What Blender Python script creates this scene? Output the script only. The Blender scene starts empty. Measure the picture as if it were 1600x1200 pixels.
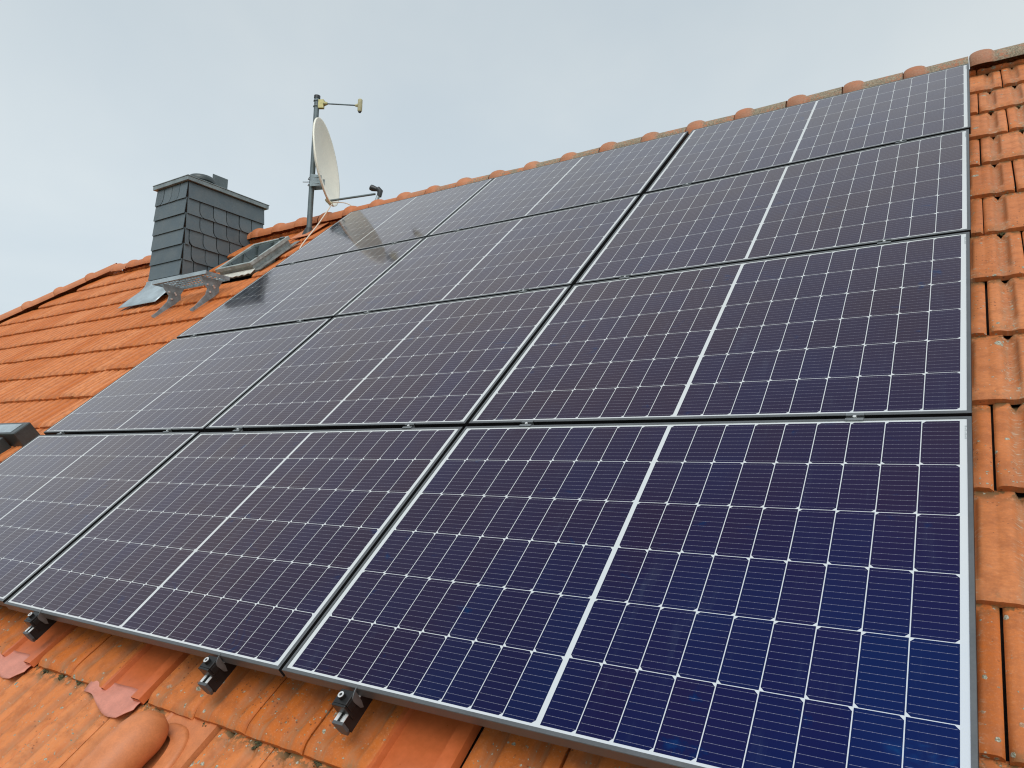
import bpy, math, random
import numpy as np
from mathutils import Vector, Matrix

C = bpy.context.scene
COL = C.collection
R = math.radians
PITCH = R(42.0)
cT, sT = math.cos(PITCH), math.sin(PITCH)
rng = random.Random(7)
nrg = np.random.default_rng(11)

# ------------------------------------------------------------------ camera
# roof frame: u along the ridge, v up the slope, n out of the roof (n = 0 is the glass of the panels)
ROOF = Matrix.Rotation(PITCH, 4, 'X')
def W(u, v, n):
    return Vector((u, v * cT - n * sT, v * sT + n * cT))

CAM_R = ((0.838185, 0.420737, -0.346994), (-0.047749, -0.576155, -0.815945), (-0.543236, 0.700477, -0.462830))
cam = bpy.data.cameras.new('camera')
cam.sensor_width = 36.0
cam.lens = 1154.45 / 1600.0 * 36.0
cam.shift_x = -11.4 / 1600.0
cam.shift_y = -4.9 / 1600.0
cam.clip_start = 0.05
cam.clip_end = 2000
co = bpy.data.objects.new('camera', cam)
COL.objects.link(co)
xa, ya, za = [Vector(r).normalized() for r in CAM_R]
M = Matrix(((xa[0], -ya[0], -za[0]), (xa[1], -ya[1], -za[1]), (xa[2], -ya[2], -za[2])))
q = (ROOF.to_3x3() @ M).to_quaternion()
co.rotation_mode = 'QUATERNION'
co.rotation_quaternion = q
co.location = W(5.26856, -0.72578, 1.43719)
C.camera = co

# ------------------------------------------------------------------ world, sun, exposure
SUN_DIR = Vector((0.38, -0.70, 0.80)).normalized()     # towards the veiled sun
sun_el = math.asin(SUN_DIR.z)
sun_rot = math.atan2(SUN_DIR.x, SUN_DIR.y)
world = bpy.data.worlds.new('World')
C.world = world
world.use_nodes = True
nt = world.node_tree
nt.nodes.clear()

class NT:
    """tiny builder for shader node trees"""
    def __init__(s, tree): s.t = tree
    def n(s, kind, **kw):
        x = s.t.nodes.new(kind)
        for k, v in kw.items(): setattr(x, k, v)
        return x
    def put(s, sock, v):
        if hasattr(v, 'is_output') or isinstance(v, bpy.types.NodeSocket): s.t.links.new(v, sock)
        else: sock.default_value = v
    def m(s, op, a, b=0.0, c=0.0):
        x = s.n('ShaderNodeMath', operation=op)
        s.put(x.inputs[0], a); s.put(x.inputs[1], b); s.put(x.inputs[2], c)
        return x.outputs[0]
    def vm(s, op, a, b=(0, 0, 0)):
        x = s.n('ShaderNodeVectorMath', operation=op)
        s.put(x.inputs[0], a); s.put(x.inputs[1], b)
        return x.outputs[0]
    def mix(s, f, a, b, mode='MIX'):
        x = s.n('ShaderNodeMix', data_type='RGBA', blend_type=mode)
        s.put(x.inputs[0], f)
        for i, v in ((6, a), (7, b)):
            if isinstance(v, tuple) and len(v) == 3: v = (*v, 1)
            s.put(x.inputs[i], v)
        return x.outputs[2]
    def noise(s, vec, scale, detail=3.0, rough=0.55, dist=0.0):
        x = s.n('ShaderNodeTexNoise')
        s.put(x.inputs['Vector'], vec); s.put(x.inputs['Scale'], scale)
        s.put(x.inputs['Detail'], detail); s.put(x.inputs['Roughness'], rough); s.put(x.inputs['Distortion'], dist)
        return x.outputs['Fac']
    def voro(s, vec, scale, feature='F1'):
        x = s.n('ShaderNodeTexVoronoi', feature=feature)
        s.put(x.inputs['Vector'], vec); s.put(x.inputs['Scale'], scale)
        return x
    def step(s, v, lo, hi, a=0.0, b=1.0):
        x = s.n('ShaderNodeMapRange', interpolation_type='SMOOTHSTEP')
        s.put(x.inputs[0], v); s.put(x.inputs[1], lo); s.put(x.inputs[2], hi); s.put(x.inputs[3], a); s.put(x.inputs[4], b)
        return x.outputs[0]
    def sep(s, v):
        x = s.n('ShaderNodeSeparateXYZ'); s.put(x.inputs[0], v); return x.outputs
    def comb(s, a, b, c=0.0):
        x = s.n('ShaderNodeCombineXYZ')
        for i, v in enumerate((a, b, c)): s.put(x.inputs[i], v)
        return x.outputs[0]
    def bump(s, h, strength=0.3, dist=0.002, normal=None):
        x = s.n('ShaderNodeBump'); s.put(x.inputs['Height'], h)
        s.put(x.inputs['Strength'], strength); s.put(x.inputs['Distance'], dist)
        if normal is not None: s.put(x.inputs['Normal'], normal)
        return x.outputs[0]

w = NT(nt)
sky = w.n('ShaderNodeTexSky', sky_type='NISHITA', sun_disc=False, sun_elevation=sun_el, sun_rotation=sun_rot,
          air_density=1.2, dust_density=2.5, ozone_density=1.0)
tc = w.n('ShaderNodeTexCoord')
d = tc.outputs['Generated']
dx, dy, dz = w.sep(d)
flat = w.m('ADD', w.m('MAXIMUM', dz, 0.0), 0.35)
cvec = w.comb(w.m('DIVIDE', dx, flat), w.m('DIVIDE', dy, flat), 0.0)
c1 = w.noise(cvec, 1.3, 5.0, 0.52, 0.3)
c2 = w.noise(w.vm('ADD', cvec, (3.1, 1.7, 0.0)), 0.55, 3.0, 0.5)
cl = w.step(w.m('ADD', w.m('MULTIPLY', c1, 0.5), w.m('MULTIPLY', c2, 0.5)), 0.38, 0.62)
cloud = w.mix(cl, (6.0, 7.0, 7.8), (7.4, 8.15, 8.55))
el = w.step(dz, 0.22, 0.62)
cloud = w.mix(1.0, cloud, w.mix(el, (1.09, 1.075, 1.06), (0.93, 0.92, 0.91)), 'MULTIPLY')
# the cloud is brightest around the veiled sun, behind the viewer
dt = w.n('ShaderNodeVectorMath', operation='DOT_PRODUCT'); w.put(dt.inputs[0], d); dt.inputs[1].default_value = SUN_DIR
veil = w.step(dt.outputs['Value'], 0.40, 1.0, 1.0, 1.75)
cloud = w.mix(1.0, cloud, w.comb(veil, w.m('MULTIPLY', veil, 0.995), w.m('MULTIPLY', veil, 0.985)), 'MULTIPLY')
skycol = w.mix(0.93, sky.outputs[0], cloud)
bg = w.n('ShaderNodeBackground'); w.put(bg.inputs[0], skycol); bg.inputs[1].default_value = 0.1
wo = w.n('ShaderNodeOutputWorld'); nt.links.new(bg.outputs[0], wo.inputs[0])

sl = bpy.data.lights.new('sun', 'SUN')
sl.energy = 1.6
sl.angle = R(36)
sl.color = (1.0, 0.955, 0.89)
so = bpy.data.objects.new('sun', sl)
COL.objects.link(so)
so.rotation_mode = 'QUATERNION'
so.rotation_quaternion = SUN_DIR.to_track_quat('Z', 'Y')
so.location = (0, -10, 20)

C.view_settings.view_transform = 'Standard'
C.view_settings.look = 'None'
C.view_settings.exposure = 0.0
C.view_settings.gamma = 1.0
C.render.engine = 'CYCLES'
C.cycles.filter_width = 1.15
C.cycles.max_bounces = 6

# ------------------------------------------------------------------ mesh helpers
class MB:
    """collects vertices and faces for one mesh object"""
    def __init__(s): s.v = []; s.f = []
    def add(s, vs, fs, mat=None):
        b = len(s.v)
        s.v += [tuple(mat @ Vector(p)) if mat is not None else tuple(p) for p in vs]
        s.f += [tuple(i + b for i in f) for f in fs]
        return s
    def box(s, x0, x1, y0, y1, z0, z1, mat=None):
        vs = [(x0, y0, z0), (x1, y0, z0), (x1, y1, z0), (x0, y1, z0), (x0, y0, z1), (x1, y0, z1), (x1, y1, z1), (x0, y1, z1)]
        return s.add(vs, [(3, 2, 1, 0), (4, 5, 6, 7), (0, 1, 5, 4), (1, 2, 6, 5), (2, 3, 7, 6), (3, 0, 4, 7)], mat)
    def prism(s, poly, d0, d1, mat=None):
        """polygon in xy pushed from z=d0 to z=d1"""
        n = len(poly)
        vs = [(x, y, d0) for x, y in poly] + [(x, y, d1) for x, y in poly]
        fs = [tuple(range(n))[::-1], tuple(range(n, 2 * n))] + [(i, (i + 1) % n, (i + 1) % n + n, i + n) for i in range(n)]
        return s.add(vs, fs, mat)
    def tube(s, pts, r, seg=10, caps=True):
        pts = [Vector(p) for p in pts]
        rad = r if isinstance(r, (list, tuple)) else [r] * len(pts)
        vs = []; up = None
        for i, p in enumerate(pts):
            t = (pts[min(i + 1, len(pts) - 1)] - pts[max(i - 1, 0)]).normalized()
            if up is None:
                a = Vector((0, 0, 1)) if abs(t.z) < 0.9 else Vector((1, 0, 0))
            else: a = up
            x = t.cross(a).normalized(); y = x.cross(t).normalized(); up = y
            for k in range(seg):
                an = 2 * math.pi * k / seg
                vs.append(p + (x * math.cos(an) + y * math.sin(an)) * rad[i])
        fs = []
        for i in range(len(pts) - 1):
            for k in range(seg):
                a, b = i * seg + k, i * seg + (k + 1) % seg
                fs.append((a, b, b + seg, a + seg))
        if caps:
            fs.append(tuple(range(seg))[::-1]); e = (len(pts) - 1) * seg
            fs.append(tuple(range(e, e + seg)))
        return s.add(vs, fs)
    def grid(s, rows, close=False):
        nr, nc = len(rows), len(rows[0])
        vs = [p for r in rows for p in r]
        fs = []
        for i in range(nr - 1):
            for j in range(nc - 1 + (1 if close else 0)):
                k = (j + 1) % nc
                fs.append((i * nc + j, i * nc + k, (i + 1) * nc + k, (i + 1) * nc + j))
        return s.add(vs, fs)
    def mesh(s, name, mat, smooth=False, bevel=0.0):
        me = bpy.data.meshes.new(name)
        me.from_pydata([tuple(p) for p in s.v], [], s.f)
        me.update()
        me.materials.append(mat)
        if smooth: me.polygons.foreach_set('use_smooth', [True] * len(me.polygons))
        return me
    def build(s, name, mat, parent=None, smooth=False, bevel=0.0, recalc=True, angle=None):
        me = s.mesh(name, mat, smooth)
        if recalc:
            import bmesh
            bm = bmesh.new(); bm.from_mesh(me)
            bmesh.ops.recalc_face_normals(bm, faces=bm.faces)
            bm.to_mesh(me); bm.free()
        if smooth and angle: me.set_sharp_from_angle(angle=R(angle))
        o = bpy.data.objects.new(name, me)
        COL.objects.link(o)
        if parent is not None: o.parent = parent
        if bevel:
            b = o.modifiers.new('bevel', 'BEVEL'); b.width = bevel; b.segments = 2; b.limit_method = 'ANGLE'
        return o

def tag(o, label=None, cat=None, group=None, kind=None):
    if label: o['label'] = label
    if cat: o['category'] = cat
    if group: o['group'] = group
    if kind: o['kind'] = kind
    return o
def empty(name, loc=(0, 0, 0), roof=False, rotz=0.0):
    o = bpy.data.objects.new(name, None)
    o.empty_display_size = 0.1
    o.location = loc
    o.rotation_euler = (PITCH if roof else 0.0, 0, rotz)
    COL.objects.link(o)
    return o
def copy_tree(o, parent=None):
    c = o.copy(); COL.objects.link(c); c.parent = parent
    for ch in list(o.children): copy_tree(ch, c)
    return c

# ------------------------------------------------------------------ materials
def material(name):
    m = bpy.data.materials.new(name); m.use_nodes = True
    t = m.node_tree; t.nodes.clear()
    k = NT(t)
    out = k.n('ShaderNodeOutputMaterial')
    p = k.n('ShaderNodeBsdfPrincipled')
    t.links.new(p.outputs[0], out.inputs[0])
    return m, k, p, out
def simple(name, col, rough=0.5, metal=0.0, var=0.25, scale=8.0, bump=0.0, spec=0.5):
    m, k, p, out = material(name)
    P = k.n('ShaderNodeTexCoord').outputs['Object']
    n1 = k.noise(P, scale, 5.0, 0.6)
    n2 = k.noise(P, scale * 9, 3.0, 0.6)
    f = k.m('ADD', k.m('MULTIPLY', n1, 0.65), k.m('MULTIPLY', n2, 0.35))
    lo = tuple(c * (1 - var) for c in col); hi = tuple(min(1, c * (1 + var)) for c in col)
    k.put(p.inputs['Base Color'], k.mix(k.step(f, 0.32, 0.68), lo, hi))
    k.put(p.inputs['Roughness'], k.step(f, 0.3, 0.7, max(0.02, rough - 0.1), min(1, rough + 0.1)))
    p.inputs['Metallic'].default_value = metal
    p.inputs['Specular IOR Level'].default_value = spec
    if bump: k.put(p.inputs['Normal'], k.bump(f, bump, 0.003))
    return m

def tile_material():
    m, k, p, out = material('clay tile')
    P = k.n('ShaderNodeTexCoord').outputs['Object']
    uv = k.n('ShaderNodeUVMap').outputs[0]
    s, t, _ = k.sep(uv)
    tone = k.n('ShaderNodeAttribute', attribute_name='tone').outputs['Fac']
    pu, pv, _ = k.sep(P)
    big = k.noise(P, 3.0, 4.0, 0.6)
    mid = k.noise(P, 22.0, 4.0, 0.6)
    fine = k.noise(P, 150.0, 3.0, 0.6)
    base = k.mix(tone, (0.50, 0.128, 0.020), (0.64, 0.225, 0.078))
    base = k.mix(k.step(big, 0.35, 0.7, 0.0, 0.35), base, (0.53, 0.135, 0.018))
    base = k.mix(k.step(mid, 0.42, 0.70, 0.0, 0.55), base, (0.32, 0.095, 0.030))
    base = k.mix(k.step(fine, 0.5, 0.75, 0.0, 0.28), base, (0.66, 0.30, 0.15))
    # painted shade in the two troughs, then a streaky wash along the slope
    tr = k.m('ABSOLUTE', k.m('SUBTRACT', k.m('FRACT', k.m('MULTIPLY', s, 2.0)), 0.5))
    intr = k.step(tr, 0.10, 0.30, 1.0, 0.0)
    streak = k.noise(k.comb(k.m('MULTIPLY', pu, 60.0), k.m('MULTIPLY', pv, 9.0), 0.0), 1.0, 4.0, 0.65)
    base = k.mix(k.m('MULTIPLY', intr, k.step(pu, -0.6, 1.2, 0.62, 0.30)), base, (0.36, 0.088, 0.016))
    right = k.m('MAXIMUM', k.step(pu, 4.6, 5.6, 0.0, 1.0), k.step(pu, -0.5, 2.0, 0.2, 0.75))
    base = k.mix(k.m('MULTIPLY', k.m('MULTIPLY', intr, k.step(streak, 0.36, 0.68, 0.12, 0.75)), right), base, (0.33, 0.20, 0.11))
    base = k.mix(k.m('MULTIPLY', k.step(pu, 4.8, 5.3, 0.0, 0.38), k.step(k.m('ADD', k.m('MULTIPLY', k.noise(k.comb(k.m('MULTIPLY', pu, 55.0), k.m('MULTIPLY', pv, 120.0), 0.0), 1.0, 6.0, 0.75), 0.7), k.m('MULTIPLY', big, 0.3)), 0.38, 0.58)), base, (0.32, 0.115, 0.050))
    # pale scratchy crust
    sc = k.noise(k.comb(k.m('MULTIPLY', pu, 45.0), k.m('MULTIPLY', pv, 110.0), 0.0), 1.0, 5.0, 0.7)
    base = k.mix(k.m('MULTIPLY', k.step(sc, 0.63, 0.70, 0.0, 0.7), k.step(k.noise(P, 7.0, 2.0), 0.45, 0.62)), base, (0.50, 0.36, 0.25))
    base = k.mix(k.m('MULTIPLY', k.m('MULTIPLY', intr, k.step(pu, 4.8, 5.2)), k.step(sc, 0.53, 0.66, 0.0, 0.75)), base, (0.47, 0.37, 0.27))
    # dark pits
    vo = k.voro(P, 95.0)
    rnd = k.sep(vo.outputs['Color'])[0]
    pit = k.m('MULTIPLY', k.m('LESS_THAN', vo.outputs['Distance'], k.m('MULTIPLY', rnd, 0.30)), k.m('GREATER_THAN', rnd, 0.80))
    pit = k.m('MULTIPLY', pit, k.step(k.noise(P, 5.0, 3.0), 0.47, 0.60))
    base = k.mix(k.m('MULTIPLY', pit, 0.75), base, (0.11, 0.045, 0.025))
    # round grey lichen discs, two sizes
    wob = k.vm('ADD', P, k.vm('SCALE', k.vm('SUBTRACT', k.n('ShaderNodeTexNoise').outputs['Color'], (0.5, 0.5, 0.5)), (0, 0, 0)))
    nz = k.n('ShaderNodeTexNoise'); k.put(nz.inputs['Vector'], P); nz.inputs['Scale'].default_value = 70.0; nz.inputs['Detail'].default_value = 3.0
    off = k.vm('SUBTRACT', nz.outputs['Color'], (0.5, 0.5, 0.5))
    sc3 = k.n('ShaderNodeVectorMath', operation='SCALE'); k.put(sc3.inputs[0], off); sc3.inputs['Scale'].default_value = 0.014
    PW = k.vm('ADD', P, sc3.outputs[0])
    lich = None
    for scale, keep, size, reg in ((17.0, 0.70, 0.28, 0.44), (46.0, 0.70, 0.34, 0.45), (120.0, 0.68, 0.38, 0.45)):
        v2 = k.voro(PW, scale)
        r1, r2, r3 = k.sep(v2.outputs['Color'])
        hit = k.m('MULTIPLY', k.m('GREATER_THAN', r1, keep), k.step(k.m('SUBTRACT', v2.outputs['Distance'], k.m('MULTIPLY', r2, size)), -0.05, 0.02, 1.0, 0.0))
        hit = k.m('MULTIPLY', hit, k.step(k.noise(k.vm('ADD', P, (scale, 0, 0)), 2.6, 3.0), reg, reg + 0.08))
        lich = hit if lich is None else k.m('MAXIMUM', lich, hit)
    lich = k.m('MULTIPLY', lich, k.step(pu, -0.5, 1.8))
    lcol = k.mix(k.step(k.noise(P, 190.0, 3.0, 0.7), 0.4, 0.62), (0.17, 0.17, 0.115), (0.46, 0.45, 0.37))
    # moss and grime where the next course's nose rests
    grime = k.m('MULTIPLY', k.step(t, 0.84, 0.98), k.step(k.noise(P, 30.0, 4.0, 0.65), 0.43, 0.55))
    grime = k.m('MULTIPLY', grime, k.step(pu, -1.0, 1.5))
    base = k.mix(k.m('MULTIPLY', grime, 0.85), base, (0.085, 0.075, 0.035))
    nose = k.m('MULTIPLY', k.step(t, 0.0, 0.10, 1.0, 0.0), k.step(k.noise(P, 26.0, 4.0, 0.7), 0.52, 0.66))
    base = k.mix(k.m('MULTIPLY', nose, 0.55), base, (0.22, 0.13, 0.06))
    base = k.mix(lich, base, lcol)
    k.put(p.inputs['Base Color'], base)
    k.put(p.inputs['Roughness'], k.m('ADD', k.m('MULTIPLY', mid, 0.22), k.m('ADD', k.m('MULTIPLY', lich, 0.25), 0.44)))
    p.inputs['Specular IOR Level'].default_value = 0.25
    h = k.m('ADD', k.m('MULTIPLY', fine, 0.5), k.m('ADD', k.m('MULTIPLY', mid, 0.8), k.m('ADD', k.m('MULTIPLY', lich, 0.6), k.m('MULTIPLY', pit, -0.8))))
    k.put(p.inputs['Normal'], k.bump(h, 0.35, 0.0035))
    return m

def ridge_material():
    m, k, p, out = material('ridge clay')
    g = k.n('ShaderNodeNewGeometry').outputs['Position']
    ob = k.n('ShaderNodeTexCoord').outputs['Object']
    rnd = k.n('ShaderNodeObjectInfo').outputs['Random']
    gx = k.sep(g)[0]
    n1 = k.noise(g, 9.0, 5.0, 0.65); n2 = k.noise(g, 60.0, 4.0, 0.65)
    base = k.mix(rnd, (0.47, 0.145, 0.045), (0.54, 0.20, 0.085))
    base = k.mix(k.step(n1, 0.4, 0.7, 0.0, 0.5), base, (0.36, 0.12, 0.05))
    base = k.mix(k.step(gx, 0.0, 5.5, 0.0, 0.6), base, (0.30, 0.115, 0.06))
    body = k.step(k.m('ABSOLUTE', k.sep(ob)[0]), 0.045, 0.085)
    cover = k.m('MULTIPLY', k.step(gx, 0.0, 1.6), k.m('ADD', k.m('MULTIPLY', body, 0.75), 0.28))
    lic = k.m('MULTIPLY', cover, k.step(k.m('ADD', k.m('MULTIPLY', n1, 0.5), k.m('MULTIPLY', n2, 0.5)), 0.385, 0.53))
    lcol = k.mix(k.step(k.noise(g, 110.0, 4.0, 0.7), 0.38, 0.64), (0.11, 0.10, 0.062), (0.33, 0.29, 0.20))
    k.put(p.inputs['Base Color'], k.mix(k.m('MULTIPLY', lic, 0.88), base, lcol))
    p.inputs['Roughness'].default_value = 0.62
    k.put(p.inputs['Normal'], k.bump(k.m('ADD', n2, n1), 0.4, 0.004))
    return m

PW_, PH_ = 1.722, 1.141          # panel width and height
def cell_material():
    m, k, p, out = material('solar cells under glass')
    o = k.n('ShaderNodeTexCoord').outputs['Object']
    x, y, _ = k.sep(o)
    g, mg, L = 0.0062, 0.0155, 0.011
    pu = (PW_ / 2 - L - mg - g) / 9.0
    mv = 0.0065
    pv = (PH_ - 2 * L - 2 * mv) / 6.0
    xi = k.m('DIVIDE', k.m('SUBTRACT', k.m('ABSOLUTE', x), g), pu)
    yi = k.m('DIVIDE', k.m('ADD', y, PH_ / 2 - L - mv), pv)
    inx = k.m('MULTIPLY', k.m('GREATER_THAN', xi, 0.0), k.m('LESS_THAN', xi, 9.0))
    iny = k.m('MULTIPLY', k.m('GREATER_THAN', yi, 0.0), k.m('LESS_THAN', yi, 6.0))
    lx = k.m('MULTIPLY', k.m('SUBTRACT', k.m('FRACT', xi), 0.5), pu)
    lx = k.m('MULTIPLY', lx, k.m('SIGN', x))
    ly = k.m('MULTIPLY', k.m('SUBTRACT', k.m('FRACT', yi), 0.5), pv)
    hx, hy = pu / 2 - 0.0012, pv / 2 - 0.0009
    ax_, ay_ = k.m('ABSOLUTE', lx), k.m('ABSOLUTE', ly)
    cell = k.m('MULTIPLY', k.m('LESS_THAN', ax_, hx), k.m('LESS_THAN', ay_, hy))
    par = k.m('MODULO', k.m('FLOOR', yi), 2.0)
    sg = k.m('SUBTRACT', 1.0, k.m('MULTIPLY', par, 2.0))
    corner = k.m('ADD', k.m('SUBTRACT', hx, k.m('MULTIPLY', lx, sg)), k.m('SUBTRACT', hy, ay_))
    cell = k.m('MULTIPLY', cell, k.m('GREATER_THAN', corner, 0.0085))
    cell = k.m('MULTIPLY', k.m('MULTIPLY', cell, inx), iny)
    fb = k.m('ABSOLUTE', k.m('SUBTRACT', k.m('FRACT', k.m('MULTIPLY', k.m('FRACT', yi), 10.0)), 0.5))
    bus = k.m('LESS_THAN', fb, 0.00042 / (pv / 10.0))
    # little solder pads along each ribbon
    padx = k.m('ABSOLUTE', k.m('SUBTRACT', k.m('FRACT', k.m('MULTIPLY', k.m('FRACT', xi), 6.0)), 0.5))
    pad = k.m('MULTIPLY', k.m('LESS_THAN', fb, 0.00085 / (pv / 10.0)), k.m('LESS_THAN', padx, 0.06))
    bus = k.m('MAXIMUM', bus, pad)
    bus = k.m('MULTIPLY', bus, k.m('LESS_THAN', ax_, hx - 0.003))
    # per-cell tint
    wn = k.n('ShaderNodeTexWhiteNoise', noise_dimensions='4D')
    rnd = k.n('ShaderNodeObjectInfo').outputs['Random']
    k.put(wn.inputs['Vector'], k.comb(k.m('MULTIPLY', k.m('FLOOR', xi), k.m('SIGN', x)), k.m('FLOOR', yi), 0.0))
    k.put(wn.inputs['W'], k.m('MULTIPLY', rnd, 37.0))
    ct = wn.outputs['Value']
    big = k.noise(k.vm('ADD', o, k.comb(k.m('MULTIPLY', rnd, 13.0), 0.0, 0.0)), 2.2, 3.0)
    ccol = k.mix(ct, (0.0016, 0.0042, 0.0085), (0.0028, 0.0056, 0.012))
    ccol = k.mix(k.step(big, 0.4, 0.65, 0.0, 0.6), ccol, (0.0026, 0.008, 0.020))
    busc = k.mix(bus, ccol, (0.15, 0.155, 0.18))
    dust = k.step(k.noise(k.vm('MULTIPLY', o, (11.0, 2.2, 1.0)), 1.0, 6.0, 0.68), 0.55, 0.82, 0.0, 0.045)
    col = k.mix(cell, (0.56, 0.59, 0.58), busc)
    col = k.mix(dust, col, (0.30, 0.42, 0.52))
    k.put(p.inputs['Base Color'], col)
    # silicon with its nitride film below the front glass
    # front glass with its anti-reflex film
    p.inputs['IOR'].default_value = 3.0
    wide = k.noise(k.vm('ADD', o, k.comb(k.m('MULTIPLY', rnd, 31.0), 5.0, 0.0)), 1.6, 3.0, 0.55)
    th = k.m('ADD', k.m('MULTIPLY', k.step(wide, 0.30, 0.70), 3.0), k.m('ADD', k.m('MULTIPLY', ct, 2.2), k.m('MULTIPLY', rnd, 1.0)))
    smear = k.step(k.noise(k.vm('ADD', k.vm('MULTIPLY', o, (5.0, 7.0, 1.0)), k.comb(k.m('MULTIPLY', rnd, 50.0), 0.0, 0.0)), 1.0, 5.0, 0.6, 1.2), 0.64, 0.78)
    th = k.m('ADD', th, k.m('MULTIPLY', smear, 14.0))
    k.put(p.inputs['Thin Film Thickness'], k.m('ADD', th, 84.6))
    p.inputs['Coat Weight'].default_value = 1.0
    p.inputs['Coat IOR'].default_value = 1.16
    p.inputs['Coat Roughness'].default_value = 0.07
    p.inputs['Thin Film IOR'].default_value = 1.73
    p.inputs['Sheen Weight'].default_value = 0.07
    p.inputs['Sheen Roughness'].default_value = 0.30
    p.inputs['Sheen Tint'].default_value = (0.78, 0.89, 1.0, 1)
    sm = k.noise(k.vm('MULTIPLY', o, (3.0, 5.0, 1.0)), 1.4, 4.0, 0.6)
    k.put(p.inputs['Roughness'], k.step(sm, 0.35, 0.7, 0.075, 0.125))
    wv = k.noise(o, 6.0, 2.0, 0.5)
    k.put(p.inputs['Normal'], k.bump(wv, 0.02, 0.01))
    return m

def slate_material():
    m, k, p, out = material('slate')
    P = k.n('ShaderNodeTexCoord').outputs['Object']
    tone = k.n('ShaderNodeAttribute', attribute_name='tone').outputs['Fac']
    n1 = k.noise(P, 7.0, 5.0, 0.65); n2 = k.noise(P, 60.0, 4.0, 0.6)
    c = k.mix(tone, (0.072, 0.098, 0.115), (0.108, 0.142, 0.162))
    c = k.mix(k.step(n1, 0.38, 0.7, 0, 0.5), c, (0.13, 0.15, 0.155))
    c = k.mix(k.step(n2, 0.55, 0.75, 0, 0.3), c, (0.05, 0.06, 0.065))
    k.put(p.inputs['Base Color'], c)
    p.inputs['Roughness'].default_value = 0.55
    k.put(p.inputs['Normal'], k.bump(k.m('ADD', n1, n2), 0.25, 0.004))
    return m

MT = dict(
    tile=tile_material(), ridge=ridge_material(), cells=cell_material(), slate=slate_material(),
    frame=simple('anodised frame', (0.095, 0.100, 0.106), 0.42, 0.25, 0.10, 14),
    frameshade=simple('black frame side', (0.012, 0.012, 0.013), 0.6, 0.0, 0.2, 14, 0.0, 0.15),
    black=simple('black anodised rail', (0.012, 0.012, 0.013), 0.45, 0.2, 0.3, 20),
    clamp=simple('black clamp', (0.022, 0.021, 0.021), 0.38, 0.5, 0.3, 30),
    silver=simple('bare aluminium', (0.70, 0.70, 0.69), 0.3, 0.45, 0.12, 30),
    midclamp=simple('clamp aluminium', (0.20, 0.21, 0.215), 0.4, 0.7, 0.15, 30),
    endcap=simple('grey plastic cap', (0.075, 0.08, 0.085), 0.5, 0.0, 0.2, 30),
    zinc=simple('zinc sheet', (0.40, 0.46, 0.49), 0.42, 0.55, 0.22, 6, 0.1),
    rimzinc=simple('weathered zinc', (0.21, 0.25, 0.26), 0.5, 0.3, 0.25, 7, 0.1),
    hoodmetal=simple('slate grey metal', (0.055, 0.066, 0.068), 0.42, 0.2, 0.25, 8),
    darkzinc=simple('dark coated sheet', (0.115, 0.135, 0.14), 0.42, 0.35, 0.25, 8),
    galv=simple('galvanised steel', (0.23, 0.285, 0.31), 0.5, 0.2, 0.35, 16, 0.1),
    hatch=simple('weathered grey paint', (0.33, 0.365, 0.355), 0.55, 0.3, 0.35, 18, 0.15),
    pole=simple('grey painted pole', (0.115, 0.145, 0.155), 0.5, 0.35, 0.25, 9),
    dish=simple('ivory dish paint', (0.85, 0.815, 0.70), 0.45, 0.0, 0.06, 5),
    plasticblack=simple('black plastic', (0.022, 0.025, 0.028), 0.42, 0.0, 0.3, 20),
    ivory=simple('yellowed plastic', (0.44, 0.40, 0.24), 0.5, 0.0, 0.2, 25),
    cable=simple('pale cable', (0.64, 0.55, 0.45), 0.5, 0.0, 0.1, 15),
    brass=simple('yellow zinc clamp', (0.36, 0.33, 0.16), 0.45, 0.6, 0.25, 40),
    redsheet=simple('red coated sheet', (0.53, 0.125, 0.036), 0.36, 0.0, 0.12, 6, 0.03),
    pinklead=simple('pink coated lead', (0.56, 0.215, 0.155), 0.5, 0.0, 0.14, 14, 0.25),
    vent=simple('orange plastic', (0.54, 0.180, 0.064), 0.5, 0.0, 0.14, 22, 0.15),
    wall=simple('render wall', (0.62, 0.58, 0.50), 0.85, 0.0, 0.08, 3, 0.2),
    deck=simple('roof underlay', (0.030, 0.020, 0.015), 0.9, 0.0, 0.2, 4),
    lead=simple('lead sheet', (0.22, 0.23, 0.22), 0.5, 0.4, 0.3, 12, 0.2),
    moss=simple('white mortar', (0.55, 0.54, 0.48), 0.8, 0.0, 0.3, 25, 0.3),
    mark=simple('grey print', (0.30, 0.33, 0.34), 0.5, 0.0, 0.1, 20),
)
def pane_material():
    m, k, p, out = material('window pane')
    P = k.n('ShaderNodeTexCoord').outputs['Object']
    k.put(p.inputs['Base Color'], k.mix(k.step(k.noise(P, 4.0), 0.4, 0.6), (0.035, 0.05, 0.052), (0.05, 0.07, 0.07)))
    p.inputs['Roughness'].default_value = 0.06
    p.inputs['IOR'].default_value = 1.7
    p.inputs['Coat Weight'].default_value = 0.6
    p.inputs['Coat Roughness'].default_value = 0.03
    return m
MT['pane'] = pane_material()
def ground_material():
    m, k, p, out = material('lawn')
    P = k.n('ShaderNodeTexCoord').outputs['Object']
    c = k.mix(k.step(k.noise(P, 0.4, 6.0), 0.35, 0.65), (0.035, 0.065, 0.018), (0.075, 0.10, 0.03))
    k.put(p.inputs['Base Color'], c); p.inputs['Roughness'].default_value = 0.9
    return m
MT['ground'] = ground_material()

# ------------------------------------------------------------------ ground and house
GZ = -5.2
g = MB(); g.add([(-900, -900, GZ), (900, -900, GZ), (900, 900, GZ), (-900, 900, GZ)], [(0, 1, 2, 3)])
tag(g.build('ground', MT['ground'], recalc=False), kind='structure')

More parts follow.
